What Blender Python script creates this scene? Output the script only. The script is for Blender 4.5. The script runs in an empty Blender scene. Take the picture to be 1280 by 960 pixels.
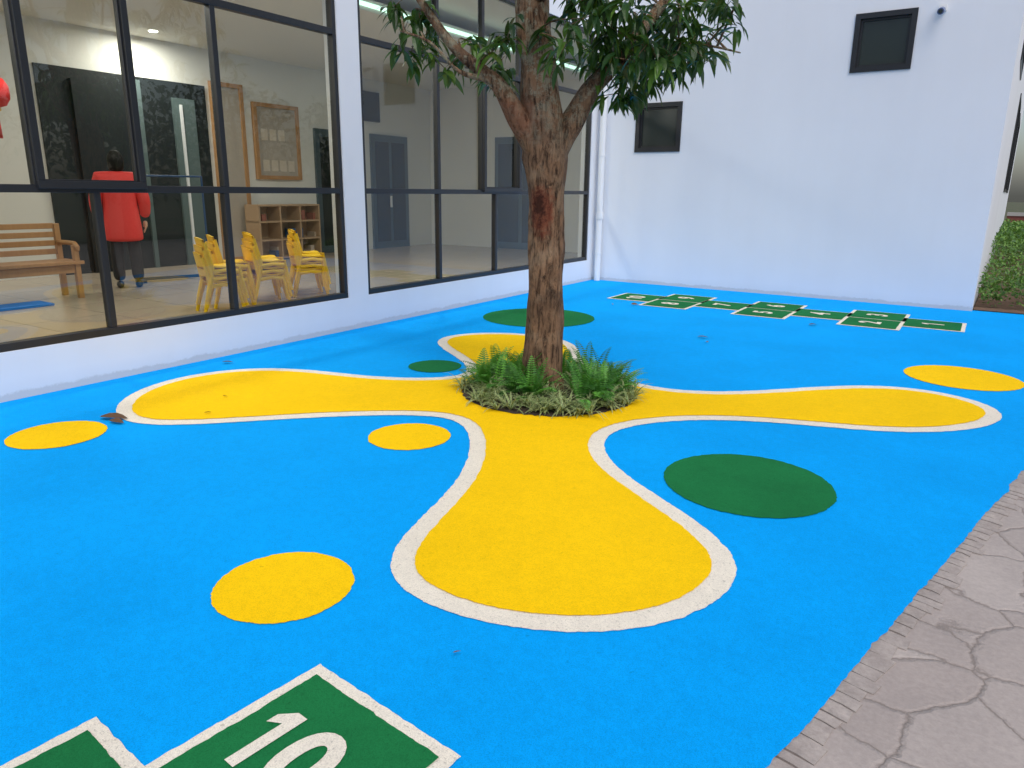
import bpy, math, random
from mathutils import Matrix, Vector, Euler, noise
random.seed(7)
sc=bpy.context.scene
COL=bpy.context.collection
rad=math.radians

# ------------------------------------------------------------------ materials
def mat(name,col,rough=0.6,metal=0.0,spec=0.5):
    m=bpy.data.materials.new(name);m.use_nodes=True
    b=m.node_tree.nodes["Principled BSDF"]
    b.inputs["Base Color"].default_value=(*col,1);b.inputs["Roughness"].default_value=rough
    b.inputs["Metallic"].default_value=metal;b.inputs["Specular IOR Level"].default_value=spec
    return m
class NT:
    def __init__(s,m):
        s.t=m.node_tree;s.n=s.t.nodes;s.l=s.t.links;s.b=s.n["Principled BSDF"]
        s.tc=s.n.new("ShaderNodeTexCoord")
    def link(s,a,b): s.l.new(a,b)
    def mapping(s,scale=(1,1,1),rot=(0,0,0),src=None):
        k=s.n.new("ShaderNodeMapping");k.inputs["Scale"].default_value=scale;k.inputs["Rotation"].default_value=rot
        s.link(src or s.tc.outputs["Object"],k.inputs[0]);return k.outputs[0]
    def noise(s,scale,detail=3,rough=0.55,vec=None,dist=0):
        k=s.n.new("ShaderNodeTexNoise");k.inputs["Scale"].default_value=scale;k.inputs["Detail"].default_value=detail
        k.inputs["Roughness"].default_value=rough;k.inputs["Distortion"].default_value=dist
        s.link(vec or s.tc.outputs["Object"],k.inputs["Vector"]);return k.outputs["Fac"]
    def vor(s,scale,feature='F1',vec=None,out="Distance",rnd=1.0):
        k=s.n.new("ShaderNodeTexVoronoi");k.feature=feature;k.inputs["Scale"].default_value=scale;k.inputs["Randomness"].default_value=rnd
        s.link(vec or s.tc.outputs["Object"],k.inputs["Vector"]);return k.outputs[out]
    def ramp(s,fac,stops):
        k=s.n.new("ShaderNodeValToRGB");r=k.color_ramp
        while len(r.elements)<len(stops): r.elements.new(0.5)
        for e,(p,c) in zip(r.elements,stops):
            e.position=p;e.color=(c,c,c,1) if not hasattr(c,'__len__') else (*c,1)
        s.link(fac,k.inputs[0]);return k.outputs[0]
    def mix(s,fac,a,b,mode='MIX'):
        k=s.n.new("ShaderNodeMix");k.data_type='RGBA';k.blend_type=mode
        for i,v in ((0,fac),(6,a),(7,b)):
            if isinstance(v,(int,float)): k.inputs[i].default_value=v
            elif isinstance(v,tuple): k.inputs[i].default_value=(*v,1)
            else: s.link(v,k.inputs[i])
        return k.outputs[2]
    def math(s,op,a,b=0.0):
        k=s.n.new("ShaderNodeMath");k.operation=op
        for i,v in ((0,a),(1,b)):
            if isinstance(v,(int,float)): k.inputs[i].default_value=v
            else: s.link(v,k.inputs[i])
        return k.outputs[0]
    def col(s,c): s.link(c,s.b.inputs["Base Color"])
    def bump(s,h,strength=0.3,dist=0.01):
        k=s.n.new("ShaderNodeBump");k.inputs["Strength"].default_value=strength;k.inputs["Distance"].default_value=dist
        s.link(h,k.inputs["Height"]);s.link(k.outputs[0],s.b.inputs["Normal"])

def rubber(name,c,var=0.1,pits=0.0):
    m=mat(name,c,0.95,spec=0.08);t=NT(m)
    lo=tuple(x*(1-var) for x in c);hi=tuple(min(x*(1+var),1) for x in c)
    big=t.ramp(t.noise(0.9,5,0.6),[(0.35,0.0),(0.65,1.0)])
    base=t.mix(big,lo,hi)
    g=t.vor(330,out="Color")
    k=t.n.new("ShaderNodeSeparateColor");t.link(g,k.inputs[0])
    gr=t.ramp(k.outputs[0],[(0.0,0.83),(0.5,1.0),(1.0,1.07)])
    base=t.mix(1.0,base,gr,'MULTIPLY')
    med=t.ramp(t.noise(22,5,0.75),[(0.3,0.93),(0.7,1.04)])
    base=t.mix(1.0,base,med,'MULTIPLY')
    sp=t.ramp(t.noise(38,2,0.5),[(0.24,1.0),(0.27,0.0)])
    base=t.mix(t.math('MULTIPLY',sp,0.35),base,tuple(x*0.45 for x in c))
    if pits:
        p=t.ramp(t.noise(75,3,0.7),[(0.33,1.0),(0.40,0.0)])
        base=t.mix(t.math('MULTIPLY',p,pits),base,tuple(x*0.35 for x in c))
    t.col(base);t.bump(t.math('ADD',t.vor(330),t.math('MULTIPLY',t.noise(6,4),2.0)),0.4,0.003)
    return m
M_blue=rubber("blue_rubber",(0.0,0.352,0.88),0.055)
M_yel=rubber("yellow_rubber",(0.93,0.58,0.004),0.04)
M_grn=rubber("green_rubber",(0.012,0.165,0.050),0.14,0.3)
M_wht=rubber("white_rubber",(0.80,0.74,0.62),0.06,0.55)

def paint(name,c):
    m=mat(name,c,0.75,spec=0.3);t=NT(m)
    n=t.ramp(t.noise(0.5,5,0.6),[(0.3,0.95),(0.7,1.0)])
    v=t.mapping((2.2,2.2,0.22));st=t.ramp(t.noise(1.3,4,0.6,v),[(0.35,0.985),(0.6,1.0)])
    b=t.mix(1.0,t.mix(1.0,c,n,'MULTIPLY'),st,'MULTIPLY')
    s=t.n.new("ShaderNodeSeparateXYZ");t.link(t.tc.outputs["Object"],s.inputs[0])
    z=t.math('ADD',s.outputs[2],t.math('MULTIPLY',t.noise(4,6,0.8),-0.11))
    d=t.ramp(z,[(0.0,0.45),(0.02,0.08),(0.12,0.0)])
    b=t.mix(d,b,(0.38,0.36,0.33))
    t.col(b);t.bump(t.math('ADD',t.noise(90,3),t.math('MULTIPLY',t.noise(3,3),2.0)),0.14,0.004);return m
M_wall=paint("white_render",(0.79,0.81,0.85))
M_in=mat("interior_paint",(0.76,0.75,0.69),0.8)
M_frame=mat("black_aluminium",(0.018,0.019,0.022),0.35)
M_pvc=mat("white_pvc",(0.78,0.79,0.8),0.35)
def glassmat(name,tint,ior=1.6,boost=0.03):
    m=bpy.data.materials.new(name);m.use_nodes=True;n=m.node_tree.nodes;l=m.node_tree.links;n.clear()
    o=n.new("ShaderNodeOutputMaterial");mx=n.new("ShaderNodeMixShader");tr=n.new("ShaderNodeBsdfTransparent");g=n.new("ShaderNodeBsdfGlossy")
    tr.inputs[0].default_value=(*tint,1);g.inputs["Roughness"].default_value=0.01;g.inputs[0].default_value=(0.9,0.95,0.95,1)
    f=n.new("ShaderNodeFresnel");f.inputs[0].default_value=ior
    a=n.new("ShaderNodeMath");a.operation='ADD';a.inputs[1].default_value=boost;l.new(f.outputs[0],a.inputs[0])
    l.new(a.outputs[0],mx.inputs[0]);l.new(tr.outputs[0],mx.inputs[1]);l.new(g.outputs[0],mx.inputs[2]);l.new(mx.outputs[0],o.inputs[0]);return m
M_glass=glassmat("window_glass",(0.83,0.88,0.86),1.48,0.03)
M_dglass=mat("dark_window_glass",(0.02,0.028,0.026),0.22,spec=0.6)
def emis(name,c,s):
    m=mat(name,c);b=m.node_tree.nodes["Principled BSDF"];b.inputs["Emission Color"].default_value=(*c,1);b.inputs["Emission Strength"].default_value=s;return m
M_lamp=emis("lamp_white",(1,0.97,0.9),10);M_cove=emis("cove_light",(0.66,1.0,0.82),1.6)

# ------------------------------------------------------------------ mesh builder
class MB:
    def __init__(s): s.v=[];s.f=[];s.m=[];s.r=[]
    def face(s,pts,mi=0,r=0.0):
        i=len(s.v);s.v+= [tuple(p) for p in pts];s.f.append(tuple(range(i,i+len(pts))));s.m.append(mi);s.r.append(r)
    def box(s,a,b,mi=0,M=None):
        x0,y0,z0=a;x1,y1,z1=b
        P=[Vector(p) for p in [(x0,y0,z0),(x1,y0,z0),(x1,y1,z0),(x0,y1,z0),(x0,y0,z1),(x1,y0,z1),(x1,y1,z1),(x0,y1,z1)]]
        if M: P=[M@p for p in P]
        i=len(s.v);s.v+=[tuple(p) for p in P]
        for q in [(0,3,2,1),(4,5,6,7),(0,1,5,4),(1,2,6,5),(2,3,7,6),(3,0,4,7)]:
            s.f.append(tuple(i+k for k in q));s.m.append(mi);s.r.append(0)
    def tube(s,pts,radii,n=10,mi=0,nz=0.0,cap=True,sq=None):
        pts=[Vector(p) for p in pts];rings=[]
        for i,p in enumerate(pts):
            d=(pts[min(i+1,len(pts)-1)]-pts[max(i-1,0)]).normalized()
            up=Vector((0,1,0)) if abs(d.y)<0.9 else Vector((1,0,0))
            u=d.cross(up).normalized();w=d.cross(u).normalized();ring=[]
            for k in range(n):
                a=2*math.pi*k/n;r=radii[i]
                if nz: r*=1+nz*noise.noise(Vector((math.cos(a)*1.6+p.x*3,math.sin(a)*1.6+p.y*3,p.z*3)))*1.6+nz*.5*noise.noise(Vector((math.cos(a)*5,math.sin(a)*5,p.z*9)))
                ring.append(len(s.v));q=p+u*math.cos(a)*r+w*math.sin(a)*r*(sq or 1);s.v.append(tuple(q))
            rings.append(ring)
        for a,b in zip(rings,rings[1:]):
            for k in range(n):
                s.f.append((a[k],a[(k+1)%n],b[(k+1)%n],b[k]));s.m.append(mi);s.r.append(0)
        if cap:
            s.f.append(tuple(reversed(rings[0])));s.m.append(mi);s.r.append(0)
            s.f.append(tuple(rings[-1]));s.m.append(mi);s.r.append(0)
    def obj(s,name,mats,parent=None,smooth=False,rnd=False,link=True):
        me=bpy.data.meshes.new(name);me.from_pydata(s.v,[],s.f)
        for m in mats: me.materials.append(m)
        me.polygons.foreach_set("material_index",s.m)
        if smooth: me.polygons.foreach_set("use_smooth",[True]*len(s.f))
        if rnd:
            a=me.attributes.new("rnd",'FLOAT','FACE');a.data.foreach_set("value",s.r)
        me.update()
        o=bpy.data.objects.new(name,me)
        if link: COL.objects.link(o)
        if parent: o.parent=parent
        return o
def empty(name,loc=(0,0,0),rz=0):
    e=bpy.data.objects.new(name,None);e.location=loc;e.rotation_euler=(0,0,rz);COL.objects.link(e);e.empty_display_size=0.2;return e
def bevel(o,w=0.006,seg=2):
    b=o.modifiers.new("bevel",'BEVEL');b.width=w;b.segments=seg;b.limit_method='ANGLE'
def catmull(P,k=6,closed=True):
    out=[];n=len(P)
    for i in range(n if closed else n-1):
        g=lambda j:P[j%n] if closed else P[max(0,min(n-1,j))]
        p0,p1,p2,p3=map(Vector,(g(i-1),g(i),g(i+1),g(i+2)))
        for s in range(k):
            t=s/k
            out.append(0.5*((2*p1)+(p2-p0)*t+(2*p0-5*p1+4*p2-p3)*t*t+(3*p1-p0-3*p2+p3)*t**3))
    if not closed: out.append(Vector(P[-1]))
    return out
def sheet(name,pts,z,m,parent=None,jit=0.0):
    mb=MB()
    from mathutils.geometry import tessellate_polygon
    P=[Vector((p[0],p[1],z)) for p in pts]
    if jit: P=[p+Vector((noise.noise(p*23)+.8*noise.noise(p*71),noise.noise(p*23+Vector((9,9,9)))+.8*noise.noise(p*71+Vector((5,5,5))),0))*jit for p in P]
    tri=tessellate_polygon([P]);mb.v=[tuple(p) for p in P]
    for t in tri:
        a,b,c=(P[i] for i in t)
        if (b-a).cross(c-a).z<0: t=(t[0],t[2],t[1])
        mb.f.append(tuple(t));mb.m.append(0);mb.r.append(0)
    return mb.obj(name,[m],parent)

# ------------------------------------------------------------------ ground
m=mat("lawn_soil",(0.06,0.08,0.03),0.95);t=NT(m)
t.col(t.mix(t.ramp(t.noise(0.6,6,0.7),[(0.4,0.0),(0.6,1.0)]),(0.045,0.075,0.02),(0.12,0.10,0.06)));t.bump(t.noise(20,5),0.6,0.03)
g=sheet("ground",[(-250,-250),(250,-250),(250,250),(-250,250)],-0.03,m)

# paving (stamped concrete)
m=mat("stamped_concrete",(0.33,0.30,0.28),0.65,spec=0.35);t=NT(m)
vec=t.n.new("ShaderNodeVectorMath");vec.operation='ADD'
nn=t.n.new("ShaderNodeTexNoise");nn.inputs["Scale"].default_value=2.3;nn.inputs["Detail"].default_value=6;nn.inputs["Roughness"].default_value=0.6;t.link(t.tc.outputs["Object"],nn.inputs["Vector"])
sc_=t.n.new("ShaderNodeVectorMath");sc_.operation='SCALE';sc_.inputs[3].default_value=0.20;t.link(nn.outputs["Color"],sc_.inputs[0])
t.link(t.tc.outputs["Object"],vec.inputs[0]);t.link(sc_.outputs[0],vec.inputs[1])
ed=t.vor(3.1,'DISTANCE_TO_EDGE',vec.outputs[0])
j=t.ramp(ed,[(0.004,1.0),(0.022,0.0)])
cell=t.n.new("ShaderNodeSeparateColor");t.link(t.vor(3.1,'F1',vec.outputs[0],"Color"),cell.inputs[0])
b=t.mix(cell.outputs[0],(0.39,0.335,0.305),(0.46,0.405,0.37))
b=t.mix(t.ramp(t.noise(1.6,6,0.65),[(0.35,0.0),(0.65,0.55)]),b,(0.31,0.27,0.25))
b=t.mix(1.0,b,t.ramp(t.noise(45,5,0.75),[(0.3,0.84),(0.7,1.08)]),'MULTIPLY')
b=t.mix(t.math('MULTIPLY',j,0.6),b,(0.17,0.14,0.12))
t.col(b)
hh=t.math('ADD',t.math('MULTIPLY',t.ramp(ed,[(0.0,0.0),(0.045,1.0)]),1.0),t.math('MULTIPLY',t.noise(9,6,0.75),0.8))
t.bump(hh,0.6,0.010)
M_pave=m
E0=Vector((-0.35,1.87));ED=(Vector((0.29,5.21))-E0).normalized();EN=Vector((ED.y,-ED.x))
def edge(y): return E0+ED*((y-E0.y)/ED.y)
a=edge(-8);b_=edge(13.2)
sheet("paving",[(a.x,a.y),(9,-8),(9,16),(b_.x+0.1,16),(b_.x,b_.y)],0.0,M_pave)
sheet("paving",[(-6.0,-14),(9,-14),(9,-8.004),(a.x,-8.004),(a.x-.02,-3.1),(-6.0,-3.1)],-0.004,M_pave)
# stamped header strip along the border
M_head=mat("stamped_header",(0.36,0.32,0.30),0.75);t=NT(M_head)
b=t.mix(t.ramp(t.noise(6,6,0.75),[(0.35,0.0),(0.65,1.0)]),(0.33,0.285,0.26),(0.45,0.395,0.36))
b=t.mix(1.0,b,t.ramp(t.noise(50,5,0.75),[(0.3,0.8),(0.7,1.08)]),'MULTIPLY');t.col(b);t.bump(t.noise(24,6,0.8),0.7,0.010)
mb=MB()
s=-6.0
while s<12.0:
    w=random.uniform(0.045,0.10);o=edge(1.87)+ED*s
    i0=0.0;wd=0.085+random.uniform(-0.015,0.03)
    gp=random.choice([.004,.006,.008,.010])
    p=[o+EN*i0,o+EN*(wd*.55)+ED*random.uniform(-.004,.004),o+EN*wd+ED*random.uniform(-.006,.006),o+ED*(w-gp+random.uniform(-.005,.005))+EN*(wd+random.uniform(-.01,.01)),o+ED*(w-gp)+EN*(wd*.55),o+ED*(w-gp)+EN*i0]
    hs=[.0085,.0080,.0045,.0045,.0080,.0085]
    P0=[Vector((q.x,q.y,-.002)) for q in p];P1=[Vector((q.x,q.y,h_)) for q,h_ in zip(p,hs)]
    mb.face([P1[0],P1[1],P1[4],P1[5]]);mb.face([P1[1],P1[2],P1[3],P1[4]])
    for k in range(6): mb.face([P0[k],P0[(k+1)%6],P1[(k+1)%6],P1[k]])
    s+=w
mb.obj("paving_border",[M_head])
# blue play surface
pts=[(-6.5,-3.0)]
a=edge(-3.0);pts.append((a.x,a.y))
y=-3.0
while y<12.3:
    q=edge(y)+EN*(0.016*noise.noise(Vector((y*2.5,0,0)))+0.012*noise.noise(Vector((y*8,3,0)))+0.007*noise.noise(Vector((y*27,3,5)))+0.010);pts.append((q.x,q.y));y+=0.012
q=edge(12.3);pts+=[(q.x,12.3),(-6.6,12.3)]
blue=sheet("play_surface",pts,0.012,M_blue)

# painted pattern ------------------------------------------------
Y=[(-5.22,2.70),(-4.95,2.59),(-4.77,2.61),(-4.56,2.81),(-4.32,3.09),(-4.10,3.34),(-3.83,3.63),(-3.51,3.89),(-3.31,4.01),(-3.08,4.05),(-2.89,3.96),(-2.68,3.75),(-2.45,3.42),(-2.30,3.14),(-2.19,2.83),(-2.14,2.55),(-2.06,2.30),(-1.98,2.17),(-1.89,2.09),(-1.77,2.05),(-1.61,2.04),(-1.40,2.07),(-1.21,2.16),(-1.03,2.28),(-0.90,2.45),(-0.83,2.65),(-0.82,2.84),(-0.86,2.96),(-0.95,3.08),(-1.11,3.22),(-1.43,3.41),(-1.73,3.57),(-1.93,3.76),(-2.09,3.98),(-2.19,4.23),(-2.16,4.48),(-2.02,4.72),(-1.82,4.97),(-1.57,5.14),(-1.27,5.29),(-0.95,5.38),(-0.65,5.46),(-0.41,5.57),(-0.17,5.76),(0.03,6.04),(0.11,6.31),(0.08,6.52),(-0.07,6.70),(-0.30,6.79),(-0.54,6.81),(-0.80,6.68),(-1.04,6.44),(-1.34,6.07),(-1.59,5.77),(-1.85,5.58),(-2.15,5.48),(-2.36,5.48),(-2.70,5.56),(-3.11,5.72),(-3.44,6.08),(-3.55,6.46),(-3.78,6.79),(-4.09,6.94),(-4.58,6.87),(-4.95,6.59),(-5.05,6.22),(-4.94,6.02),(-4.67,5.81),(-4.26,5.61),(-3.94,5.38),(-3.73,5.15),(-3.70,4.93),(-3.80,4.72),(-4.07,4.52),(-4.37,4.34),(-4.71,4.29),(-5.06,4.24),(-5.34,4.11),(-5.60,3.89),(-5.70,3.56),(-5.65,3.20),(-5.49,2.91)]
for _ in range(2):
    n=len(Y);Y=[((Y[i-1][0]+2*Y[i][0]+Y[(i+1)%n][0])/4,(Y[i-1][1]+2*Y[i][1]+Y[(i+1)%n][1])/4) for i in range(n)]
C=catmull([Vector((a,b,0)) for a,b in Y],16)
ar=sum(C[i].x*C[(i+1)%len(C)].y-C[(i+1)%len(C)].x*C[i].y for i in range(len(C)))
sg=1 if ar>0 else -1
def offs(C,w):
    o=[];n=len(C)
    for i in range(n):
        d=(C[(i+1)%n]-C[i-1]).normalized();o.append(C[i]+Vector((d.y,-d.x,0))*w*sg)
    return o
pat=empty("splash_pattern")
sheet("white_outline",offs(C,0.10),0.016,M_wht,pat,0.005)
sheet("yellow_fill",offs(C,-0.004),0.020,M_yel,pat,0.005)
def disc(name,x,y,r,z,m,parent=None,n=200,jit=.005):
    return sheet(name,[(x+r*math.cos(2*math.pi*i/n),y+r*math.sin(2*math.pi*i/n)) for i in range(n)],z,m,parent,jit)
for x,y,r in [(-2.27,1.73,.282),(-3.11,3.45,.272),(-5.01,2.13,.29),(-0.16,7.57,.47)]: disc("yellow_dot",x,y,r,0.016,M_yel)
for x,y,r in [(-1.02,3.95,.465),(-4.91,7.98,.72),(-4.25,5.09,.245)]: disc("green_dot",x,y,r,0.0165,M_grn)

def textmesh(txt,h):
    cu=bpy.data.curves.new("digit",'FONT');cu.body=txt;cu.size=h*1.38;cu.align_x='CENTER';cu.align_y='CENTER';cu.offset=0.011
    cu.resolution_u=6
    o=bpy.data.objects.new("tmp",cu);COL.objects.link(o)
    bpy.context.view_layer.update()
    me=bpy.data.meshes.new_from_object(o.evaluated_get(bpy.context.evaluated_depsgraph_get()))
    bpy.data.objects.remove(o);me.materials.clear();me.materials.append(M_wht);return me
def one_mesh(h):
    k=h/2;w=.022*h/.25*1.0;mb=MB()
    pts=[(-w,-k),(w,-k),(w,k),(-w*1.0,k),(-w-.045*h/.25,k-.045*h/.25),(-w-.045*h/.25,k-.085*h/.25),(-w,k-.06*h/.25)]
    mb.face([(a,b,0) for a,b in pts]);return mb
def digit(txt,x,y,h,ang,parent,z=0.0245):
    if txt=='1':
        o=one_mesh(h).obj("number_1",[M_wht],parent);o.location=(x,y,z);return
    if txt=='10':
        mb=one_mesh(h);off=-0.12;mb.v=[(a+off,b,c) for a,b,c in mb.v]
        o=mb.obj("number_10",[M_wht],parent);o.location=(x,y,z)
        me=textmesh('0',h);d=bpy.data.objects.new("number_10_zero",me);COL.objects.link(d);d.parent=parent;d.location=(x+.04,y,z);return
    me=textmesh(txt,h)
    d=bpy.data.objects.new("number_"+txt,me);COL.objects.link(d);d.parent=parent;d.location=(x,y,z)
def hop(origin,ang,cell,row):
    E=empty("hopscotch",origin,ang)
    lay=[(0,'c',['1']),(1,'d',['2','3']),(2,'c',['4']),(3,'d',['5','6']),(4,'c',['7']),(5,'d',['8','9']),(6,'c',['10'])]
    for i,k,ns in lay:
        for j,s in enumerate(ns):
            v0=-cell/2 if k=='c' else (-cell+j*cell)
            y0=i*row;b=0.022
            def rr(x0,y0_,x1,y1):
                out=[]
                for (ax,ay),(bx,by) in (((x0,y0_),(x1,y0_)),((x1,y0_),(x1,y1)),((x1,y1),(x0,y1)),((x0,y1),(x0,y0_))):
                    for q in range(36): out.append((ax+(bx-ax)*q/36,ay+(by-ay)*q/36))
                return out
            sheet("white_border",rr(v0-b,y0-b,v0+cell+b,y0+row+b),0.0162+0.0004*((i+j)%2),M_wht,E,.004)
            sheet("green_cell",rr(v0+b,y0+b,v0+cell-b,y0+row-b),0.0205,M_grn,E,.004)
            digit(s,v0+cell/2-(.03 if s=='10' else 0),y0+row/2,0.25,0,E)
hop((-0.30,10.56,0),rad(91),0.70,0.669)
a5=rad(-5.3);w=0.62;r_=0.60
c=Vector((-1.73,1.43))+Vector((math.cos(a5),math.sin(a5)))*w/2
o=c-Vector((-math.sin(a5),math.cos(a5)))*(r_*7)
hop((o.x,o.y,0),a5,w,r_)

# ------------------------------------------------------------------ left building
BL=empty("kindergarten_building",(-6.074,0,0),rad(1.2))
TZ=4.2
mb=MB()
mb.box((-0.2,-4,-0.05),(0,12.2,0.385));mb.box((-0.2,5.915,0.385),(0,6.235,TZ));mb.box((-0.2,11.93,0.385),(0,12.2,TZ))
mb.box((-0.2,-4,0.385),(0,-3.5,TZ));mb.box((-6.0,-4,TZ),(0,14.5,7.2))
mb.obj("walls",[M_wall],BL)
mb=MB()
mb.box((-5.7,-4.0,0.2),(-5.5,14.5,TZ));mb.box((-5.5,14.3,0.3),(-0.21,14.5,TZ));mb.box((-5.5,-3.99,0.3),(-0.21,-3.8,TZ))
mb.box((-5.5,-3.8,TZ-.03),(-0.2,14.3,TZ-.005))
mb.box((-5.5,-3.8,3.85),(-0.22,6.6,4.0));mb.box((-5.5,6.6,3.85),(-1.2,14.3,4.0));
mb.obj("room_walls",[M_in],BL)
M_tile=mat("floor_tile",(0.42,0.38,0.33),0.22);t=NT(M_tile)
br=t.n.new("ShaderNodeTexBrick");br.offset=0;br.inputs["Scale"].default_value=1.0;br.inputs["Brick Width"].default_value=0.8;br.inputs["Row Height"].default_value=0.8;br.inputs["Mortar Size"].default_value=0.004
br.inputs["Color1"].default_value=(0.50,0.41,0.31,1);br.inputs["Color2"].default_value=(0.47,0.39,0.30,1);br.inputs["Mortar"].default_value=(0.2,0.18,0.15,1)
t.link(t.tc.outputs["Object"],br.inputs[0]);t.col(br.outputs[0])
mb=MB();mb.box((-5.5,-3.8,0.2),(-0.2,14.3,0.3));mb.obj("room_floor",[M_tile],BL)
fr=MB()
X0,X1=-0.10,-0.012
def bar(y0,y1,z0,z1,x0=X0,x1=X1): fr.box((x0,y0,z0),(x1,y1,z1))
def win(y0,y1,ups,los,sash):
    zt=TZ-.06
    bar(y0,y1,0.385,0.445);bar(y0,y1,zt,TZ)
    bar(y0,y0+.05,0.445,zt,X0,X1-.002);bar(y1-.05,y1,0.445,zt,X0,X1-.002)
    bar(y0+.05,y1-.05,1.545,1.605,X0+.003,X1-.004);bar(y0+.05,y1-.05,3.16,3.22,X0+.003,X1-.004)
    for u in ups: bar(u-.027,u+.027,1.605,3.16,X0+.005,X1-.006);bar(u-.027,u+.027,3.22,zt,X0+.005,X1-.006)
    for u in los: bar(u-.027,u+.027,0.445,1.545,X0+.005,X1-.006)
    for a,b in sash:
        for q in [(a,b,1.575,1.635),(a,b,3.13,3.19),(a,a+.055,1.635,3.13),(b-.055,b,1.635,3.13)]:
            bar(*q,-0.06,0.022)
        for q in [(a+.055,b-.055,1.635,1.645),(a+.055,a+.065,1.645,3.13),(b-.065,b-.055,1.645,3.13)]:
            bar(*q,-0.045,-0.01)
win(-3.5,5.915,[-1.9,-0.3,1.2,2.0,2.76,3.58,4.42],[-1.9,-0.3,1.25,3.19,4.41],[(2.74,3.60)])
win(6.235,11.93,[7.65,8.64,9.58,10.42],[7.65,8.98,10.42],[(8.62,9.60)])
o=fr.obj("window_frames",[M_frame],BL);bevel(o,0.003,1)
mb=MB()
for a,b in [(-3.49,5.905),(6.245,11.92)]: mb.face([(-0.05,a,0.40),(-0.05,b,0.40),(-0.05,b,TZ-.02),(-0.05,a,TZ-.02)])
mb.obj("window_glass",[M_glass],BL)
M_dark=mat("dark_door_and_opening_shade",(0.012,0.016,0.017),0.5,spec=.3);M_wood=mat("oak",(0.42,0.22,0.09),0.45);t=NT(M_wood)
t.col(t.mix(t.noise(4,4,0.6,t.mapping((6,6,0.6))),(0.34,0.17,0.07),(0.50,0.28,0.12)))
M_board=mat("board_grey",(0.42,0.37,0.31),0.5);M_ddoor=mat("grey_blue_door",(0.06,0.09,0.11),0.35);M_curt=mat("teal_curtain",(0.09,0.13,0.13),0.8)
mb=MB()
mb.box((-5.5,5.5,0.3),(-5.46,8.2,3.25),0)  # flat dark sheet: shade of the doorway opening put into the colour
mb.box((-5.46,6.95,0.3),(-5.42,7.02,3.2),3);mb.box((-5.46,7.55,0.3),(-5.42,7.95,3.0),3);mb.box((-5.42,7.66,0.5),(-5.39,7.70,2.9),2)
mb.box((-5.46,5.95,0.3),(-5.40,6.25,3.1),0)
for a,b in [(10.6,11.6),(12.2,13.4)]:
    mb.box((-5.5,a,0.3),(-5.45,b,2.75),4);mb.box((-5.45,a+.12,0.45),(-5.44,(a+b)/2-.05,2.6),0);mb.box((-5.45,(a+b)/2+.05,0.45),(-5.44,b-.12,2.6),0)
    mb.box((-5.44,(a+b)/2-.05,1.2),(-5.40,(a+b)/2-.02,1.45),2)
mb.box((-5.5,11.95,3.0),(-5.44,12.5,3.6),0)
mb.box((-3.6,14.25,0.3),(-2.2,14.30,2.75),4);mb.box((-3.5,14.24,0.45),(-2.95,14.25,2.6),0);mb.box((-2.85,14.24,0.45),(-2.3,14.25,2.6),0)
mb.obj("room_doors",[M_dark,M_wood,M_pvc,M_curt,M_ddoor],BL)
mb=MB()
for a,b,z0,z1 in [(8.3,8.95,0.3,3.35),(9.15,10.2,1.75,3.1)]:
    mb.box((-5.5,a,z0),(-5.43,a+.07,z1),0);mb.box((-5.5,b-.07,z0),(-5.43,b,z1),0);mb.box((-5.5,a+.07,z1-.07),(-5.432,b-.07,z1),0);mb.box((-5.5,a+.07,z0),(-5.432,b-.07,z0+.07),0)
    mb.box((-5.5,a+.07,z0+.07),(-5.46,b-.07,z1-.07),1)
for k in range(7):
    y=9.3+.22*(k%4)*.9;z=1.9+.55*(k//4);mb.box((-5.46,y,z),(-5.455,y+.15,z+.2),2)
mb.obj("wooden_display_board",[M_wood,M_board,mat("pinned_paper",(.6,.52,.42),.7)])
bd=bpy.data.objects["wooden_display_board"];bd.location=(-6.074,0,0);bd.rotation_euler=(0,0,rad(1.2))
mb=MB()
y0,y1=8.75,10.2
mb.box((-5.38,y0,0.3),(-5.36,y1,1.30),0)
for z in [0.32,0.65,0.98,1.27]: mb.box((-5.36,y0,z),(-5.0,y1,z+.03),0)
for k in range(4): 
    y=y0+(y1-y0-.03)*k/3;mb.box((-5.358,y,0.3),(-4.998,y+.03,1.268),0)
for k in range(12):
    yy=y0+.08+random.random()*1.3;z=random.choice([.35,.68,1.01]);mb.box((-5.3,yy,z),(-5.1,yy+.09,z+.08+random.random()*.1),2+k%3)
o=mb.obj("toy_shelf",[mat("brown_wood",(0.45,0.30,0.18),0.5),M_in,mat("toy_red",(0.35,0.12,0.08),0.4),mat("toy_blue",(0.03,0.12,0.3),0.4),mat("toy_tan",(0.5,0.4,0.3),0.4)])
o.location=(-6.074,0,0);o.rotation_euler=(0,0,rad(1.2))
mb=MB()
def cyl(mb,c,r,z0,z1,n=18,mi=0): mb.tube([(c[0],c[1],z0),(c[0],c[1],z1)],[r,r],n,mi)
LP=[(-1.35,y) for y in (0.5,3.4,6.35,9.2,12.2)]+[(-4.9,y) for y in (2,7,11)]
for c in LP: cyl(mb,c,0.06,3.838,3.848)
mb.obj("ceiling_downlights",[M_lamp],BL)
for c in LP[1:4]+LP[5:7]:
    l=bpy.data.lights.new("downlight",'AREA');l.shape='DISK';l.size=0.4;l.energy=46;l.color=(1,.95,.86)
    o=bpy.data.objects.new("downlight_lamp",l);COL.objects.link(o);o.parent=BL;o.location=(c[0],c[1],3.8)
mb=MB()
mb.box((-1.198,6.63,3.90),(-1.18,14.2,3.95))
mb.obj("cove_light_strip",[M_cove],BL)

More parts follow.
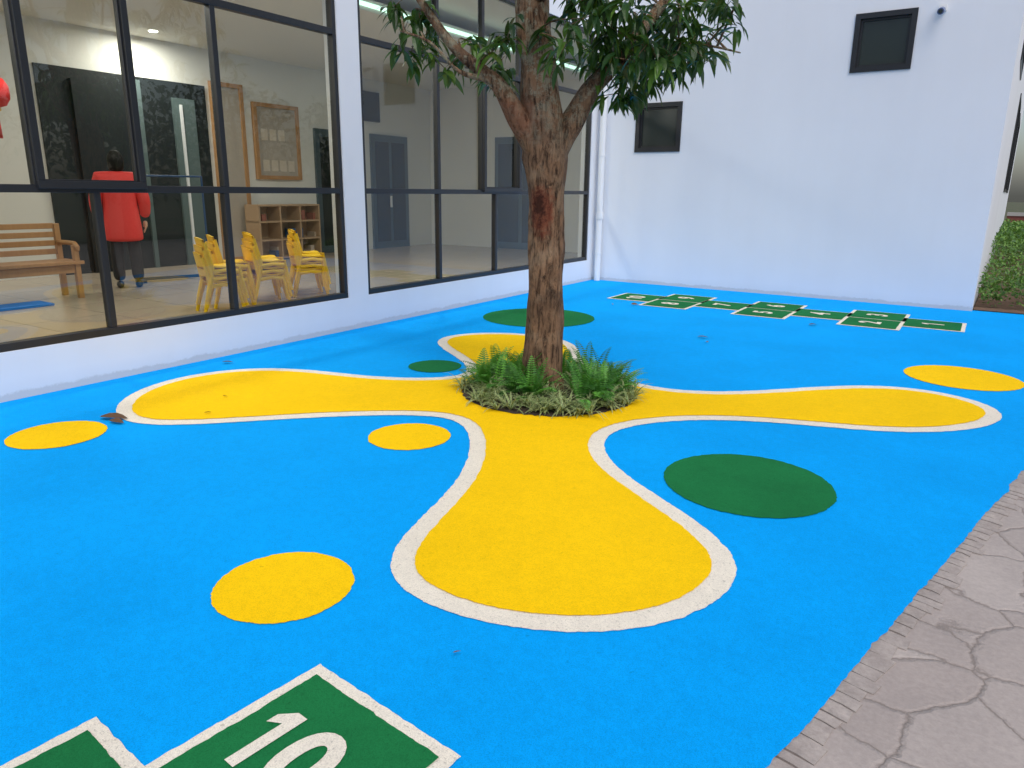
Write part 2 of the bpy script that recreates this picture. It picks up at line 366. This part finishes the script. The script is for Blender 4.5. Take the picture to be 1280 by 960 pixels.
# ------------------------------------------------------------------ back building
BB=empty("white_building")
def wall(mb,axis,c0,c1,u0,u1,z0,z1,ops):
    us=sorted({u0,u1,*[o[0] for o in ops],*[o[1] for o in ops]});zs=sorted({z0,z1,*[o[2] for o in ops],*[o[3] for o in ops]})
    for i in range(len(us)-1):
        for k in range(len(zs)-1):
            um=(us[i]+us[i+1])/2;zm=(zs[k]+zs[k+1])/2
            if any(o[0]<um<o[1] and o[2]<zm<o[3] for o in ops): continue
            if axis=='y': mb.box((us[i],c0,zs[k]),(us[i+1],c1,zs[k+1]))
            else: mb.box((c0,us[i],zs[k]),(c1,us[i+1],zs[k+1]))
fw=[(-5.62,-4.80,2.26,3.05),(-2.29,-1.50,3.30,4.08)]
sw=[(15,17.5,3.7,5.2),(21.5,25,1.7,3.9),(26.5,31,1.7,3.9),(19.5,23,4.9,6.3)]
mb=MB()
wall(mb,'y',12.2,12.45,-6.6,-0.28,-0.05,7.6,fw)
wall(mb,'x',-0.53,-0.281,12.45,36,-0.05,7.6,sw)
mb.box((-12,12.5,7.605),(-0.28,36,7.8))
mb.box((-12,35.8,-0.05),(-0.54,36,7.6))
o=mb.obj("walls",[M_wall],BB)
mb=MB()
def fwin(axis,o,c,sgn):
    u0,u1,z0,z1=o;w=.07
    def bx(a,b,e,f,d0,d1,mi=0):
        if axis=='y': mb.box((a,min(c+d0*sgn,c+d1*sgn),e),(b,max(c+d0*sgn,c+d1*sgn),f),mi)
        else: mb.box((min(c+d0*sgn,c+d1*sgn),a,e),(max(c+d0*sgn,c+d1*sgn),b,f),mi)
    bx(u0,u1,z1-w,z1,-.02,.1);bx(u0,u1,z0,z0+w,-.02,.1);bx(u0,u0+w,z0+w,z1-w,-.02,.1);bx(u1-w,u1,z0+w,z1-w,-.02,.1)
    a,b,e,f=u0+w,u1-w,z0+w,z1-w;s=.03
    bx(a,b,f-s,f,.03,.08);bx(a,b,e,e+s,.03,.08);bx(a,a+s,e+s,f-s,.03,.08);bx(b-s,b,e+s,f-s,.03,.08)
    bx(a+s,b-s,e+s,f-s,.055,.07,1)
for o in fw: fwin('y',o,12.2,1)
for o in sw: fwin('x',o,-0.281,-1)
mb.obj("windows",[M_frame,M_dglass],BB)
mb=MB()
px,py=-6.2,12.10
cyl(mb,(px,py),0.055,0.014,7.4,20)
for z in (1.12,3.6,6.0): cyl(mb,(px,py),0.068,z,z+.11,20)
for z in (0.5,2.2,4.4): cyl(mb,(px,py),0.062,z,z+.03,20);mb.box((px-.01,py,z),(px+.01,12.2,z+.03))
o=mb.obj("drain_pipe",[M_pvc],None,True);e=o.modifiers.new("e",'EDGE_SPLIT');e.split_angle=rad(40)
mb=MB()
mb.box((-1.25,12.12,4.0),(-1.16,12.198,4.07),0)
mb.tube([(-1.205,12.13,4.03),(-1.205,12.05,4.0)],[.018,.018],10,0);mb.tube([(-1.205,12.09,4.0),(-1.205,11.93,3.95)],[.038,.042],14,1);mb.tube([(-1.205,11.932,3.951),(-1.205,11.92,3.947)],[.03,.028],14,2)
mb.obj("security_camera",[M_pvc,mat("camera_housing",(0.12,0.16,0.3),0.4),M_dglass],None)

# ------------------------------------------------------------------ foliage
def leafmat(name,c0,c1,c2,rough=0.45,trans=0.12):
    m=mat(name,c0,rough,spec=0.45);t=NT(m)
    a=t.n.new("ShaderNodeAttribute");a.attribute_name="rnd"
    t.col(t.ramp(a.outputs["Fac"],[(0.0,c0),(0.55,c1),(0.9,c2),(1.0,c2)]))
    if trans<=0: return m
    b=t.b;o=[n for n in t.n if n.type=='OUTPUT_MATERIAL'][0]
    tl=t.n.new("ShaderNodeBsdfTranslucent");tl.inputs[0].default_value=(c2[0]*1.5,c2[1]*1.5,c2[2],1)
    mx=t.n.new("ShaderNodeMixShader");mx.inputs[0].default_value=trans
    t.link(b.outputs[0],mx.inputs[1]);t.link(tl.outputs[0],mx.inputs[2]);t.link(mx.outputs[0],o.inputs[0]);return m
M_leaf=leafmat("mango_leaves",(0.010,0.038,0.010),(0.030,0.088,0.016),(0.13,0.25,0.035),0.33,.14)
def leaf(mb,p,d,L,W,droop=0.5,r=None,mi=0,fold=0.25,seg=4):
    p=Vector(p);d=Vector(d).normalized()
    side=d.cross(Vector((0,0,1)))
    if side.length<.1: side=Vector((1,0,0))
    side.normalize();side=(Matrix.Rotation(random.uniform(-.7,.7),3,d)@side)
    r=random.random() if r is None else r
    rows=[];pos=p.copy();dd=d.copy()
    for i in range(seg+1):
        t=i/seg;w=W*max(0.0,math.sin(math.pi*min(1,(t*0.93+0.05))**0.85))*0.5
        if i==seg: w=0
        up=side.cross(dd).normalized()
        rows.append((pos-side*w+up*w*fold,pos.copy(),pos+side*w+up*w*fold))
        dd=(dd+Vector((0,0,-droop/seg))).normalized();pos=pos+dd*(L/seg)
    for a,b in zip(rows,rows[1:]):
        i=len(mb.v);mb.v+=[tuple(x) for x in (*a,*b)]
        for q in ((0,1,4,3),(1,2,5,4)):
            mb.f.append(tuple(i+k for k in q));mb.m.append(mi);mb.r.append(r)
def rdir(): 
    v=Vector((random.gauss(0,1),random.gauss(0,1),random.gauss(0,1)));return v.normalized()

# mango tree
TP=Vector((-3.02,4.98,0));rv=Vector((.832,.554,0));fv=Vector((-.554,.832,0))
def P(r,d,z): return TP+rv*r+fv*d+Vector((0,0,z))
TREE=empty("mango_tree",(0,0,0))
M_bark=mat("mango_bark",(0.17,0.11,0.075),0.9,spec=0.2);t=NT(M_bark)
v=t.mapping((1,1,0.2));n1=t.noise(34,7,0.75,v,0.6);n2=t.noise(5,5,0.65)
b=t.mix(t.ramp(n1,[(0.36,0.0),(0.56,1.0)]),(0.055,0.032,0.022),(0.30,0.175,0.10))
b=t.mix(t.ramp(n2,[(0.52,0.0),(0.64,0.6)]),b,(0.36,0.255,0.165))
b=t.mix(t.ramp(t.noise(3,4,0.6),[(0.52,0.0),(0.64,0.5)]),b,(0.08,0.05,0.035))
sx=t.n.new("ShaderNodeSeparateXYZ");t.link(t.tc.outputs["Object"],sx.inputs[0])
hi=t.ramp(t.math('MULTIPLY',sx.outputs[2],0.25),[(0.46,0.0),(0.58,1.0)])
lich=t.ramp(t.noise(11,6,0.8),[(0.48,0.0),(0.57,1.0)])
b=t.mix(t.math('MULTIPLY',t.math('MULTIPLY',hi,lich),0.8),b,(0.36,0.34,0.24))
def scar(b,c,r,colr,amt=1.0,sq=(1,1,1)):
    k=t.n.new("ShaderNodeVectorMath");k.operation='SUBTRACT';k.inputs[1].default_value=c;t.link(t.tc.outputs["Object"],k.inputs[0])
    k1=t.n.new("ShaderNodeVectorMath");k1.operation='MULTIPLY';k1.inputs[1].default_value=sq;t.link(k.outputs[0],k1.inputs[0])
    k2=t.n.new("ShaderNodeVectorMath");k2.operation='LENGTH';t.link(k1.outputs[0],k2.inputs[0])
    d=t.math('ADD',k2.outputs["Value"],t.math('MULTIPLY',t.noise(16,5,0.8),0.22))
    return t.mix(t.math('MULTIPLY',t.ramp(t.math('MULTIPLY',d,1.0/r*0.5),[(0.46,1.0),(0.60,0.0)]),amt),b,colr)
b=scar(b,tuple(P(-0.05,-0.14,1.44)),0.20,(0.22,0.05,0.025),0.75,(1,1,0.6))
b=scar(b,tuple(P(-0.06,-0.14,1.46)),0.155,(0.03,0.012,0.009),0.85,(1,1,0.5))
b=scar(b,tuple(P(-0.24,-0.1,2.12)),0.25,(0.26,0.10,0.055),0.55)
n3=t.ramp(n1,[(0.36,0.25),(0.52,1.0)]);b=t.mix(0.6,b,t.mix(1.0,b,n3,'MULTIPLY'))
t.col(b);t.bump(t.math('ADD',n1,t.math('MULTIPLY',t.noise(60,4),0.35)),1.0,0.03)
wood=MB()
def limb(pts,radii,n=14,nz=0.12,k=5):
    Q=catmull([P(*p) for p in pts],k,False);R=[]
    for i in range(len(pts)-1):
        for s in range(k): R.append(radii[i]+(radii[i+1]-radii[i])*s/k)
    R.append(radii[-1]);wood.tube(Q,R,n,0,nz);return Q
axes=[]
axes.append(limb([(0.0,0,-.05),(0,0,.12),(.01,0,.5),(.015,0,.9),(.01,0,1.3),(.0,0,1.6),(-.005,0,1.85),(-.03,0,2.1),(-.07,0,2.35),(-.10,0,2.6),(-.13,0.02,2.93),(-.10,.05,3.5),(.05,.1,4.3),(0,0,5.2)],
   [.19,.165,.147,.140,.138,.145,.168,.165,.14,.125,.12,.085,.05,.02],28,0.11,7))
axes.append(limb([(-.04,-.02,1.80),(-.10,-.04,1.95),(-.22,-.06,2.12),(-.36,-.09,2.33),(-.50,-.12,2.44),(-.72,-.16,2.62),(-1.0,-.2,3.0),(-1.45,-.3,3.7)],[.10,.10,.085,.062,.05,.035,.025,.012]))
axes.append(limb([(.03,.0,1.80),(.11,.0,1.98),(.21,.0,2.14),(.31,.02,2.33),(.45,.05,2.48),(.68,.1,2.75),(1.1,.2,3.3),(1.5,.3,4.0)],[.09,.098,.085,.078,.065,.045,.028,.012]))
axes.append(limb([(-.1,.05,2.75),(-.2,.5,3.1),(-.3,1.1,3.7)],[.07,.045,.012]))
axes.append(limb([(-.1,-.05,2.95),(.1,-.5,3.35),(.3,-1.1,3.9)],[.07,.045,.012]))
axes.append(limb([(-.12,0,3.05),(-.5,.2,3.6),(-.9,.5,4.4)],[.06,.04,.012]))
axes.append(limb([(.45,.05,2.48),(.75,-.1,2.55),(1.05,-.15,2.62),(1.38,-.1,2.58)],[.035,.018,.010,.005],8))
axes.append(limb([(-.42,-.1,2.38),(-.65,-.2,2.42),(-.85,-.25,2.6),(-1.05,-.3,2.66)],[.03,.014,.010,.005],8))
allax=[q for A in axes[1:] for q in A if q.z>2.3]+[q for q in axes[0] if q.z>2.6]
lv=MB()
def cluster(c,n=11,Lm=0.17,up=0.25,sp=1.0):
    tone=random.gauss(.42,.22)
    for i in range(n):
        d=rdir();d.z=d.z*0.55+up-0.45;d.normalize()
        q=c+rdir()*0.035*sp
        leaf(lv,q,d,random.uniform(.7,1.25)*Lm,random.uniform(.036,.054),random.uniform(.6,1.8),r=min(1,max(0,random.gauss(tone,.2))),fold=random.uniform(.1,.4))
def twig(c,n=11,Lm=.17):
    c=Vector(c);b0=min(allax,key=lambda q:(q-c).length+0.3*max(0,q.z-c.z))
    mid=(b0+c)/2+rdir()*0.06+Vector((0,0,.05))
    Q=catmull([b0,mid,c],4,False);wood.tube(Q,[.010-.007*i/(len(Q)-1) for i in range(len(Q))],5,0,0,False)
    cluster(c,n,Lm);
    if (c-b0).length>.3: cluster(mid+rdir()*.03,n//2,Lm)
    for s in range(2):
        e=c+rdir()*0.13;wood.tube([c,e],[.004,.003],4,0,0,False);cluster(e,n//2+2,Lm)
def pz(px,py,d): k=1+d/5.65; return P((px-672)*.0059*k,d,1.6+(236-py)*.00565*k)
for q in [(500,62),(528,30),(598,62),(598,95),(545,85),(618,45),(482,8),(606,84),(575,50),(510,15),(490,40)]: twig(pz(q[0],q[1],random.uniform(-.35,.25)),8,.17)
for q in [(712,20),(722,62),(745,30),(768,92),(790,50),(800,8),(828,62),(850,22),(868,45),(838,78),(885,10),(778,-10),(728,-5),(805,92),(760,60),(785,104),(745,70),(830,5),(870,0),(800,30),(760,5),(690,50),(812,70),(775,70),(752,48),(820,40),(845,50),(735,40),(790,85),(765,110),(700,5),(780,25)]: twig(pz(q[0],q[1],random.uniform(-.45,.4)),10,.185)
for i in range(110):
    a=random.uniform(0,2*math.pi);rr=2.0*math.sqrt(random.random());z=3.15+random.random()*2.3
    if (z-3.1)/2.6+ (rr/2.2)**2*0.6>1.15: continue
    twig(P(rr*math.cos(a),rr*math.sin(a),z+0.25*rr*0.2),8,.18)
wood.obj("trunk_and_limbs",[M_bark],TREE,True)
lv.obj("leaves",[M_leaf],TREE,False,True)

# planting bed
cx,cy,cr=-2.94,4.96,0.71
m=mat("soil",(0.05,0.035,0.022),0.95);t=NT(m);t.col(t.mix(t.noise(30,5,0.7),(0.02,0.014,0.009),(0.09,0.06,0.04)));t.bump(t.noise(40,5),1,0.03)
disc("planting_soil",cx,cy,cr,0.024,m,jit=.02)
M_fern=leafmat("fern_green",(0.02,0.08,0.012),(0.05,0.19,0.02),(0.14,0.40,0.05),0.5,0.2)
M_var=leafmat("variegated_leaf",(0.025,0.08,0.018),(0.08,0.18,0.035),(0.58,0.62,0.30),0.5,0.12)
fm=MB()
def fern(p,d,L):
    pos=Vector(p);dd=Vector(d).normalized();N=18;rr=random.uniform(.1,.95)
    side=dd.cross(Vector((0,0,1))).normalized()
    for i in range(N):
        t=i/N;nx=pos+dd*(L/N);dd=(dd+Vector((0,0,-1.5/N*(0.3+t*1.3)))).normalized()
        w=L*0.13*math.sin(math.pi*(0.12+0.86*t))*1.0+.004
        fm.face([pos-side*.0015,pos+side*.0015,nx+side*.001,nx-side*.001],0,rr)
        for s in (-1,1):
            tip=pos+side*s*w+dd*w*.35+Vector((0,0,-w*.2));h=dd*(L/N*.36)
            fm.face([pos,pos+side*s*w*.5-h*.6+dd*w*.1,tip,pos+side*s*w*.5+h+dd*w*.2],0,min(1,max(0,rr+random.uniform(-.15,.15))))
        pos=nx
for i in range(44):
    a=random.uniform(0,2*math.pi);r=random.uniform(.2,.60)
    c=Vector((cx+r*math.cos(a),cy+r*math.sin(a),.03))
    for k in range(random.randint(6,9)):
        b=random.uniform(0,2*math.pi);el=random.uniform(.9,2.6)
        out=Vector((math.cos(a),math.sin(a),0))*.5
        fern(c,Vector((math.cos(b),math.sin(b),el))+out,random.uniform(.2,.40))
fm.obj("fern_plants",[M_fern],None,False,True)
vm=MB()
for i in range(190):
    a=random.uniform(0,2*math.pi);r=random.uniform(.46,.72) if i<155 else random.uniform(.15,.5)
    c=Vector((cx+r*math.cos(a),cy+r*math.sin(a),.025));ht=random.uniform(.8,1.5)
    for k in range(random.randint(11,16)):
        b=random.uniform(0,2*math.pi);el=random.uniform(.5,2.2);d=Vector((math.cos(b),math.sin(b),el)).normalized();L=random.uniform(.10,.18)*ht
        tone=random.uniform(.0,.6);pe=random.choice([.95,.92,.85])
        side=d.cross(Vector((0,0,1))).normalized();pos=c.copy();w=.0075;dd=d.copy()
        for s in range(4):
            nx=pos+dd*(L/4);w1=w*(1-((s+1)/4)**2)+.0004;w0=w*(1-(s/4)**2)
            vm.face([pos-side*w0,pos-side*w0*.58,nx-side*w1*.58,nx-side*w1],0,pe)
            vm.face([pos-side*w0*.58,pos+side*w0*.58,nx+side*w1*.58,nx-side*w1*.58],0,tone)
            vm.face([pos+side*w0*.58,pos+side*w0,nx+side*w1,nx+side*w1*.58],0,pe)
            pos=nx;dd=(dd+Vector((0,0,-.42))).normalized()
vm.obj("variegated_grass_plants",[M_var],None,False,True)

# hedge strip
M_hedge=leafmat("hedge_leaves",(0.025,0.07,0.015),(0.06,0.16,0.025),(0.16,0.30,0.05),0.5,0.15)
hm=MB()
for i in range(15000):
    y=12.62+ (random.random()**1.6)*22;x=random.uniform(-.26,1.75)
    top=min(.62,.30+.05*(y-12.4))+0.16*noise.noise(Vector((x*2.5,y*2,0)))+0.07*noise.noise(Vector((x*8,y*8,0)))
    e=min(1,(1.8-x)/.25,(y-12.5)/.25);e=max(.3,e)**.5
    z=top*e*(random.random()**.35) if random.random()<.55 else top*e
    leaf(hm,(x,y,max(.03,z)),rdir()+Vector((.15,-.1,.5)),.06+ .05*(y>20),.035+.03*(y>20),.4,seg=2)
hm.obj("hedge",[M_hedge],None,False,True)
m=mat("bed_soil",(0.12,0.07,0.045),0.95);t=NT(m);t.col(t.mix(t.noise(18,5,0.7),(0.06,0.035,0.022),(0.24,0.14,0.09)));t.bump(t.noise(25,5),1,.03)
sheet("hedge_bed",[(-0.27,12.31),(1.95,12.31),(1.95,35),(-0.27,35)],0.022,m)
mb=MB();mb.box((-0.2,35.2,0),(12,35.45,0.85),0);mb.box((-0.2,35.15,.85),(12,35.5,.98),1)
mb.obj("boundary_wall",[mat("maroon_wall",(0.20,0.06,0.05),0.8),mat("grey_coping",(0.35,0.34,0.33),0.8)])
M_tr=leafmat("reflection_tree_leaves",(0.02,0.05,0.015),(0.045,0.10,0.025),(0.08,0.15,0.04),0.5,0)
tm=MB();tw=MB()  # unseen tree row, added to give the window glass dark reflections
for (x,y,h) in [(11,-6,5.5),(12,-1,6.2),(11.2,4,5.2),(12.3,9,6.5),(11,14,5.4),(12,19,6),(11.5,25,6)]:
    tw.tube([(x,y,-.05),(x+.1,y,1.2),(x-.1,y+.1,h*.6),(x,y,h*.85)],[.2,.15,.1,.03],10,0,.1)
    for i in range(2400):
        d=rdir();r=(random.random()**.4);c=Vector((x+d.x*2.4*r,y+d.y*2.6*r,h*.56+d.z*h*.40*r))
        if noise.noise(c*.9)>.38: continue
        leaf(tm,c,rdir(),.26,.15,.5,seg=2)
tr=empty("unseen_reflection_tree_row");tm.obj("leaves",[M_tr],tr,False,True);tw.obj("trunks",[M_bark],tr,True)

# fallen leaves
fl=MB()
for x,y,s,a in [(-5.12,2.47,.20,.55),(-4.99,2.47,.13,.2),(-4.62,2.95,.05,1),(-2.75,7.9,.12,.4),(-2.55,7.65,.07,2),(-1.9,9.5,.12,.8),(-4.4,9.7,.1,.5),(-4.6,9.5,.08,2),(-1.4,1.75,.03,1),(-4.9,3.3,.05,.3),(-5.9,4.0,.1,.7),(0.35,3.3,.05,1)]:
    leaf(fl,(x,y,.030),(math.cos(a),math.sin(a),.12),s,s*.42,.25,seg=4,fold=.3,r=random.random())
fl.obj("fallen_leaves",[leafmat("dry_leaf",(0.06,0.03,0.015),(0.14,0.07,0.03),(0.22,0.13,0.05),0.8,0.0)],None,False,True)

# ------------------------------------------------------------------ chairs
M_ych=mat("yellow_plastic",(0.95,0.60,0.008),0.35)
def chair():
    mb=MB()
    N=6;sw=.30;sd=.28;top=[]
    for i in range(N+1):
        for j in range(N+1):
            u=i/N-.5;v=j/N-.5;z=.30+.02*(u*u*4)+.012*(v*v*4)
            if j==0: z-=.012
            k=1-.06*(abs(v)*2)**4
            top.append((u*sw*k,v*sd,z))
    n0=len(mb.v);mb.v+=top+[(a,b,c-.016) for a,b,c in top];K=(N+1)**2
    def q(i,j):return n0+i*(N+1)+j
    for i in range(N):
        for j in range(N):
            mb.f.append((q(i,j),q(i+1,j),q(i+1,j+1),q(i,j+1)));mb.f.append(tuple(K+x for x in (q(i,j),q(i,j+1),q(i+1,j+1),q(i+1,j))));mb.m+=[0,0];mb.r+=[0,0]
    for i in range(N):
        for a,b in (((i,0),(i+1,0)),((i+1,N),(i,N)),((0,i+1),(0,i)),((N,i),(N,i+1))):
            A,B=q(*a),q(*b);mb.f.append((A,A+K,B+K,B));mb.m.append(0);mb.r.append(0)
    for s in (-1,1):
        mb.tube([(s*.135,-.12,.30),(s*.150,-.145,.15),(s*.165,-.175,0)],[.028,.025,.021],8,0,0,True,.8)
        mb.tube([(s*.135,.12,.30),(s*.150,.165,.15),(s*.165,.205,0)],[.028,.025,.021],8,0,0,True,.8)
        mb.tube([(s*.15,-.11,.27),(s*.152,0,.285),(s*.15,.12,.27)],[.022,.018,.022],8,0,0,True,.8)
        mb.tube([(s*.138,.125,.29),(s*.140,.15,.42),(s*.125,.175,.55)],[.026,.021,.019],8)
    def panel(z0,z1,hw,th=.014,y0=.15):
        N=8;i0=len(mb.v)
        for k in range(N+1):
            u=k/N*2-1
            for (z,dy) in ((z0,0),(z1,(z1-z0)*.2)):
                zz=z+(.018*(1-u*u) if z==z1 else 0)
                y=y0+dy+.025*(1-u*u)+(z0-.42)*.18
                mb.v+= [(u*hw,y,zz),(u*hw,y+th,zz)]
        for k in range(N):
            a=i0+k*4;b=a+4
            for f in ((a,b,b+2,a+2),(a+1,a+3,b+3,b+1),(a+2,b+2,b+3,a+3),(a,a+1,b+1,b)): mb.f.append(f);mb.m.append(0);mb.r.append(0)
    panel(.46,.58,.138);panel(.37,.425,.140)
    o=mb.obj("plastic_chair",[M_ych],None,True,False,False);e=o.modifiers.new("e",'EDGE_SPLIT');e.split_angle=rad(50)
    return o
proto=chair()
first=True
for (x,y,rz,n) in [(-6.95,4.78,rad(160),3),(-7.25,5.12,rad(158),3),(-7.10,5.50,rad(160),3),(-7.42,5.72,rad(162),3),(-7.22,6.22,rad(150),3),(-7.55,6.50,rad(155),3)]:
    for k in range(n):
        o=proto if first else proto.copy();
        if not first: o.name="plastic_chair"
        first=False
        COL.objects.link(o);o.location=(x+.014*k*math.sin(rz),y-.014*k*math.cos(rz),.30+.075*k);o.rotation_euler=(0,0,rz+random.uniform(-.03,.03));o.scale=(1.1,1.1,1.08)
# wooden bench
mb=MB()
mb.box((-.22,-1.0,.40),(.22,1.0,.44));
for y in (-.93,.93):
    mb.box((.14,y-.03,0),(.2,y+.03,.62));mb.box((-.24,y-.03,0),(-.18,y+.03,.86));mb.box((-.18,y-.025,.30),(.14,y+.025,.36))
    mb.tube([(-.2,y,.64),(.0,y,.645),(.18,y,.64),(.24,y,.60),(.235,y,.56)],[.03,.028,.03,.028,.02],8)
for z in (.50,.60,.70,.80): mb.box((-.225,-.9,z),(-.20,.9,z+.065))
mb.box((.16,-.9,.30),(.185,.9,.395))
o=mb.obj("wooden_bench",[M_wood]);o.location=(-9.30,3.45,.30);bevel(o,.006)
mb=MB();mb.box((-9.1,2.2,.302),(-8.75,3.9,.325));o=mb.obj("floor_mat",[mat("blue_foam",(0.02,0.18,0.6),0.7)])
mb=MB()
mb.box((-.5,-.02,.02),(.5,.02,.06));mb.box((-.5,-.2,0),(-.45,.2,.04));mb.box((.45,-.2,0),(.5,.2,.04))
for x in (-.48,.48): mb.tube([(x,0,.05),(x,0,1.45)],[.016,.014],10)
mb.tube([(-.48,0,1.44),(.48,0,1.44)],[.014,.014],10)
o=mb.obj("clothes_rack",[mat("blue_metal",(0.015,0.06,0.16),0.4)],None);o.location=(-9.9,6.1,.3);o.rotation_euler=(0,0,rad(75))
def lantern(x,y,z,s=1):
    mb=MB();n=16;pr=[(0.03,.14),(.09,.12),(.125,.06),(.13,0),(.125,-.06),(.09,-.12),(.03,-.14)]
    mb.tube([(0,0,p[1]*s) for p in pr],[p[0]*s for p in pr],n,0)
    mb.tube([(0,0,.14*s),(0,0,.17*s)],[.04*s,.04*s],10,1);mb.tube([(0,0,-.17*s),(0,0,-.14*s)],[.04*s,.04*s],10,1)
    mb.tube([(0,0,.17*s),(0,0,3.85-z)],[.003,.003],4,1);mb.tube([(0,0,-.17*s),(0,0,-.42*s)],[.012,.02],6,0)
    o=mb.obj("red_lantern",[mat("lantern_red",(0.7,0.02,0.02),0.5),mat("lantern_gold",(0.7,0.45,0.08),0.4)],None,True);o.location=(x,y,z)
lantern(-8.2,3.40,2.45,1.0)

# ------------------------------------------------------------------ person in a red coat (seen from behind)
PER=empty("person_in_red_coat",(-9.55,5.22,.30),rad(62))
def skin(name,V,E,R,m,sub=2):
    me=bpy.data.meshes.new(name);me.from_pydata(V,E,[]);o=bpy.data.objects.new(name,me);COL.objects.link(o);o.parent=PER
    me.materials.append(m);s=o.modifiers.new("skin",'SKIN');s.use_smooth_shade=True
    for i,r in enumerate(R): 
        me.skin_vertices[0].data[i].radius=(r,r) if not hasattr(r,'__len__') else r
    me.skin_vertices[0].data[0].use_root=True
    u=o.modifiers.new("sub",'SUBSURF');u.levels=sub;u.render_levels=sub;return o
M_coat=mat("red_coat",(0.72,0.045,0.04),0.7);M_tro=mat("black_trousers",(0.012,0.012,0.015),0.8);M_skin=mat("skin",(0.55,0.32,0.22),0.5);M_hair=mat("black_hair",(0.008,0.007,0.006),0.6,spec=.2);M_shoe=mat("shoe",(0.03,0.03,0.03),0.5)
skin("trousers",[(0,0,.80),(.085,0,.74),(.105,.01,.48),(.11,-.01,.09),(-.085,0,.74),(-.105,.02,.48),(-.11,.0,.09)],[(0,1),(1,2),(2,3),(0,4),(4,5),(5,6)],[.08,.085,.085,.075,.085,.085,.075],M_tro)
skin("coat",[(0,0,.60),(0,0,.64),(0,0,.85),(0,0,1.05),(0,.0,1.25),(0,0,1.40),(0,.0,1.48),(.20,0,1.40),(.28,-.01,1.12),(.27,.06,.90),(-.20,0,1.40),(-.28,-.01,1.12),(-.27,.06,.90)],
  [(0,1),(1,2),(2,3),(3,4),(4,5),(5,6),(5,7),(7,8),(8,9),(5,10),(10,11),(11,12)],[(.24,.19),(.245,.195),(.235,.185),(.215,.17),(.215,.165),(.18,.14),(.07,.07),.095,.085,.065,.095,.085,.065],M_coat)
skin("neck_and_head",[(0,0,1.44),(0,.01,1.52),(0,.015,1.60),(0,.01,1.68),(0,0,1.72)],[(0,1),(1,2),(2,3),(3,4)],[.05,.048,(.07,.085),(.075,.09),(.05,.06)],M_skin)
skin("hair",[(0,-.03,1.46),(0,-.035,1.55),(0,-.02,1.66),(0,-.01,1.745)],[(0,1),(1,2),(2,3)],[(.085,.05),(.105,.08),(.105,.10),(.05,.06)],M_hair)
mb=MB()
mb.tube([(0,.09,1.63),(0,.115,1.595),(0,.10,1.58)],[.008,.014,.008],8,0)
for s in (-1,1): mb.tube([(s*.070,.04,1.63),(s*.076,.035,1.61),(s*.070,.04,1.585)],[.012,.016,.01],8,0);mb.tube([(s*.03,.085,1.625),(s*.03,.097,1.625)],[.012,.008],8,1)
mb.tube([(-.025,.093,1.555),(.025,.093,1.555)],[.006,.006],6,2)
mb.obj("face_details",[M_skin,M_hair,mat("lips",(0.4,0.12,0.1),0.5)],PER,True)
for s in (-1,1):
    bx,by,bz=s*.268,.075,.865
    V=[(bx,by,bz),(bx,by+.01,bz-.04),(bx,by+.015,bz-.08)];E=[(0,1),(1,2)];R=[.024,.03,.026]
    for k,(dx,L) in enumerate([(-.024,.07),(-.008,.08),(.008,.075),(.024,.058)]):
        i=len(V);V+=[(bx+dx*.3*1,by+.015+dx,bz-.09),(bx-s*.012,by+.02+dx,bz-.09-L*.5),(bx-s*.03,by+.02+dx,bz-.09-L*.9)];E+=[(2,i),(i,i+1),(i+1,i+2)];R+=[.0095,.0085,.007]
    i=len(V);V+=[(bx-s*.02,by+.045,bz-.055),(bx-s*.03,by+.06,bz-.085)];E+=[(1,i),(i,i+1)];R+=[.011,.008]
    skin("hand",V,E,R,M_skin,1)
    skin("shoe_part",[(s*.11,-.05,.05),(s*.11,.05,.05),(s*.115,.17,.035)],[(0,1),(1,2)],[.05,.052,.038],M_shoe)

# ------------------------------------------------------------------ light
el=rad(55);az=rad(125)
w=bpy.data.worlds.new("World");sc.world=w;w.use_nodes=True
n=w.node_tree.nodes;l=w.node_tree.links
sk=n.new("ShaderNodeTexSky");sk.sky_type='NISHITA';sk.sun_disc=False;sk.sun_elevation=el;sk.sun_rotation=az;sk.air_density=1.0;sk.dust_density=3.0;sk.ozone_density=1.0
bg=n["Background"];l.new(sk.outputs[0],bg.inputs[0]);bg.inputs[1].default_value=0.15
sd=bpy.data.lights.new("sun",'SUN');sd.energy=1.5;sd.angle=rad(50);sd.color=(1,.98,.95)
so=bpy.data.objects.new("sun",sd);COL.objects.link(so)
dirv=Vector((math.sin(az)*math.cos(el),math.cos(az)*math.cos(el),math.sin(el)))
so.rotation_euler=dirv.to_track_quat('Z','Y').to_euler()
sc.view_settings.view_transform='Standard';sc.view_settings.look='None';sc.view_settings.exposure=0

# ------------------------------------------------------------------ camera
cd=bpy.data.cameras.new("camera");cam=bpy.data.objects.new("camera",cd);COL.objects.link(cam);sc.camera=cam
R=Matrix.Rotation(rad(33.65),3,'Z')@Matrix.Rotation(math.pi/2-rad(14.86),3,'X')@Matrix.Rotation(rad(0.65),3,'Z')
cam.matrix_world=Matrix.Translation((0,0,1.6))@R.to_4x4()
cd.sensor_width=36;cd.lens=912/1280*36;cd.clip_end=1000;cd.clip_start=.05
